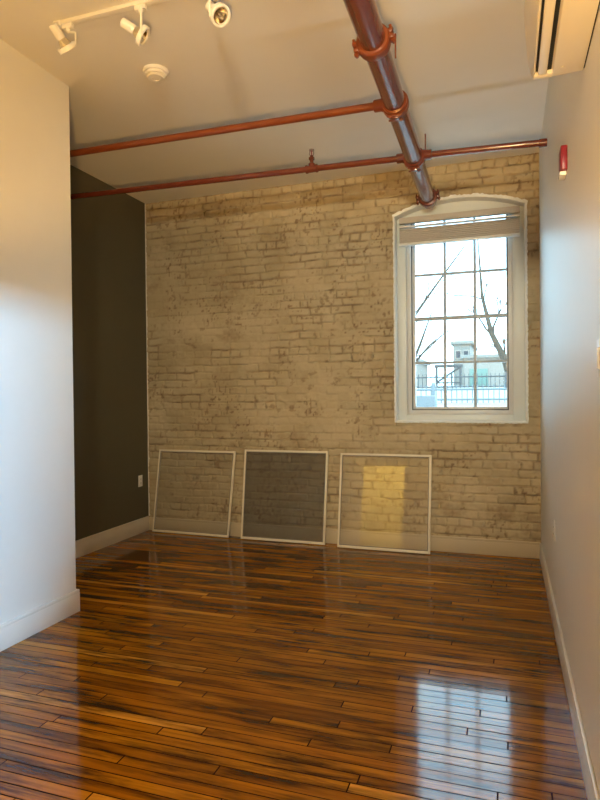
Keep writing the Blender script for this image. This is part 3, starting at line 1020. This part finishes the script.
# ------------------------------------------------------------------ outside the window
b = MB()
gy = [D + 0.34, 9, 14, 20, 30, 60, 110]
gz = [0.35, 0.55, 1.05, 1.40, 1.75, 2.1, 2.4]
for (x0, y0, x1, y1) in ((XR + 0.15, -40, 60, 5.9),):
    b.bm.faces.new([b.bm.verts.new(p) for p in ((x0, y0, -0.1), (x1, y0, -0.1), (x1, y1, -0.1), (x0, y1, -0.1))])
vs = [[b.bm.verts.new((x, y, z)) for x in (-60, -20, 0, 20, 60)] for y, z in zip(gy, gz)]
for A, B in zip(vs[:-1], vs[1:]):
    for k in range(4):
        b.bm.faces.new((A[k], A[k + 1], B[k + 1], B[k]))
struct(b.build('ground', 'ground', smooth=False), 'pale open ground rising beyond the window', 'ground')


def fence(label, p, q, h, step, mat, post_every=2.4):
    p, q = Vector(p), Vector(q)
    t = thing('fence', label, 'fence', tuple((p + q) / 2))
    l = (q - p).length
    d = (q - p) / l
    b = MB()
    for z in (0.12, h - 0.12):
        b.tube([p + Vector((0, 0, z)), q + Vector((0, 0, z))], [0.03, 0.03], 6)
    b.build('rail', mat, t)
    b = MB()
    k = 0.0
    while k < l:
        c = p + d * k
        b.box(c + Vector((-0.012, -0.012, 0.03)), c + Vector((0.012, 0.012, h)))
        k += step
    b.build('pickets', mat, t, smooth=False)
    k = 0.0
    while k <= l + 0.01:
        c = p + d * k
        MB().box(c + Vector((-0.04, -0.04, -0.1)), c + Vector((0.04, 0.04, h + 0.06)), 0.005).build('post', mat, t)
        k += post_every
    return t


fence('dark iron picket fence beyond the window, nearer one', (-4.2, 16.0, 1.15), (1.2, 16.0, 1.15), 0.50, 0.13, 'blue')
fence('dark iron picket fence farther back, in front of the buildings', (-6.0, 24.0, 1.55), (2.0, 24.0, 1.55), 0.62, 0.16, 'iron', 2.0)


def building(label, x0, x1, y, dep, z0, h, mat, wins, roof=0.25, door=None):
    t = thing('building', label, 'building', ((x0 + x1) / 2, y, z0))
    MB().box((x0, y, z0 - 0.5), (x1, y + dep, z0 + h)).build('wall', mat, t, smooth=False)
    MB().box((x0 - 0.2, y - 0.2, z0 + h), (x1 + 0.2, y + dep + 0.2, z0 + h + roof), 0.02).build('roof', 'bld', t)
    for (wx, wz, ww, wh) in wins:
        f = MB().box((wx - 0.08, y - 0.06, wz - 0.08), (wx + ww + 0.08, y - 0.001, wz + wh + 0.08), 0.01).build('window', 'bldw', t)
        MB().box((wx, y - 0.08, wz), (wx + ww, y - 0.062, wz + wh)).build('pane', 'gasket', f, smooth=False)
    if door:
        wx, wz, ww, wh = door
        MB().box((wx, y - 0.08, wz), (wx + ww, y - 0.001, wz + wh), 0.01).build('door', 'teal', t)
    return t


building('tall grey block far beyond the middle of the window', -3.7, -2.5, 46, 8, 1.6, 3.4, 'bld', [(-3.5, 4.0, 0.3, 0.5), (-2.95, 4.0, 0.3, 0.5)])
building('long low pale building with teal door at the right of the window view', -2.3, 4.0, 36, 6, 1.5, 1.9, 'bldw', [(0.0, 2.2, 1.0, 0.5)], 0.2, (-2.0, 1.5, 1.0, 1.3))
building('low pale building at the left of the window view', -11.5, -5.6, 40, 6, 1.6, 1.9, 'bldw', [(-7.6, 2.4, 0.7, 0.6), (-6.6, 2.4, 0.5, 0.6), (-9.3, 2.4, 0.8, 0.6)])

# braced steel frame standing in the yard
t = thing('steel_frame', 'dark steel frame with a diagonal brace in the yard', 'frame', (-2.4, 28.0, 1.65))
for x in (-3.0, -1.95):
    MB().box((x - 0.05, 27.95, 1.5), (x + 0.05, 28.05, 2.72), 0.005).build('post', 'iron', t)
MB().box((-3.10, 27.94, 2.58), (-1.85, 28.06, 2.72), 0.005).build('beam', 'iron', t)
MB().box((-3.0, 27.96, 1.86), (-1.95, 28.04, 1.93), 0.005).build('beam', 'iron', t)
MB().tube([(-2.97, 28.0, 1.93), (-2.0, 28.0, 2.58)], [0.05, 0.05], 8).build('brace', 'iron', t)

b = MB()
b.box((-2.6, 10.5, 0.4), (-1.15, 10.8, 1.40), 0.02)
tag(b.build('low_wall', 'blue'), 'pale blue low wall outside, at the bottom left of the window', 'low wall')


def tree(label, base, segs, seed, spread=0.6, depth=5, len0=1.6, r0=0.12):
    """segs: the main limbs as polylines relative to base, twigs grow from them"""
    rnd = random.Random(seed)
    t = thing('bare_tree', label, 'tree', base)
    base = Vector(base)
    tw = None

    def grow(p, d, l, r, k):
        if k == 0 or r < 0.004:
            return
        q = p + d * l
        mid = (p + q) / 2 + Vector([rnd.uniform(-.08, .08) * l for _ in range(3)])
        tw.tube([p, mid, q], [r, r * 0.85, r * 0.65], 5)
        for _ in range(rnd.choice((2, 2, 3))):
            nd = (d + Vector([rnd.uniform(-spread, spread) for _ in range(3)]) + Vector((0, 0, 0.12))).normalized()
            grow(q, nd, l * rnd.uniform(0.6, 0.85), r * 0.62, k - 1)
    for (pl, ra, kk) in segs:
        P = [base + Vector(p) for p in pl]
        tr = tw = MB()
        tr.tube(P, ra, 8)
        for i in range(1, len(P)):
            d = (P[i] - P[i - 1]).normalized()
            for _ in range(2 if i < len(P) - 1 else 3):
                nd = (d + Vector([rnd.uniform(-0.8, 0.8) for _ in range(3)])).normalized()
                grow(P[i] - d * rnd.uniform(0, 0.5) * (P[i] - P[i - 1]).length, nd, len0 * rnd.uniform(0.6, 1.0), ra[i] * 0.5, kk)
        tr.build('limb', 'bark', t)
    return t


tree('bare twiggy tree leaning in at the left of the window view', (-4.35, 27, 1.6),
     [([(0, 0, -0.2), (0.25, 0, 0.8), (0.75, 0, 2.0), (1.25, 0.1, 3.4)], [0.10, 0.085, 0.06, 0.02], 5),
      ([(0.35, 0, 1.0), (1.1, 0.1, 1.9), (2.0, 0.1, 2.6)], [0.06, 0.04, 0.015], 5)], 3, len0=0.75)
tree('large bare tree on the right of the window view', (0.35, 25.2, 1.5),
     [([(0, 0, -0.2), (-0.35, 0, 1.1), (-0.9, 0, 2.3), (-1.25, 0.1, 3.8), (-1.4, 0.1, 6.2)], [0.16, 0.14, 0.10, 0.06, 0.02], 3),
      ([(-0.2, 0, 0.8), (0.1, 0, 2.2), (0.25, 0.1, 4.0)], [0.08, 0.06, 0.02], 3)], 11, len0=0.8)
tree('bare tree with long slanting bough crossing the upper panes', (-4.6, 22, 1.4),
     [([(0, 0, -0.2), (0.5, 0, 1.2), (1.3, 0, 2.6), (1.95, 0, 3.5), (2.6, 0.1, 4.4), (3.3, 0.1, 5.3)], [0.10, 0.085, 0.06, 0.045, 0.035, 0.015], 2)], 23, len0=0.6)

for o in list(bpy.data.objects):
    if '_org' in o:
        del o['_org']
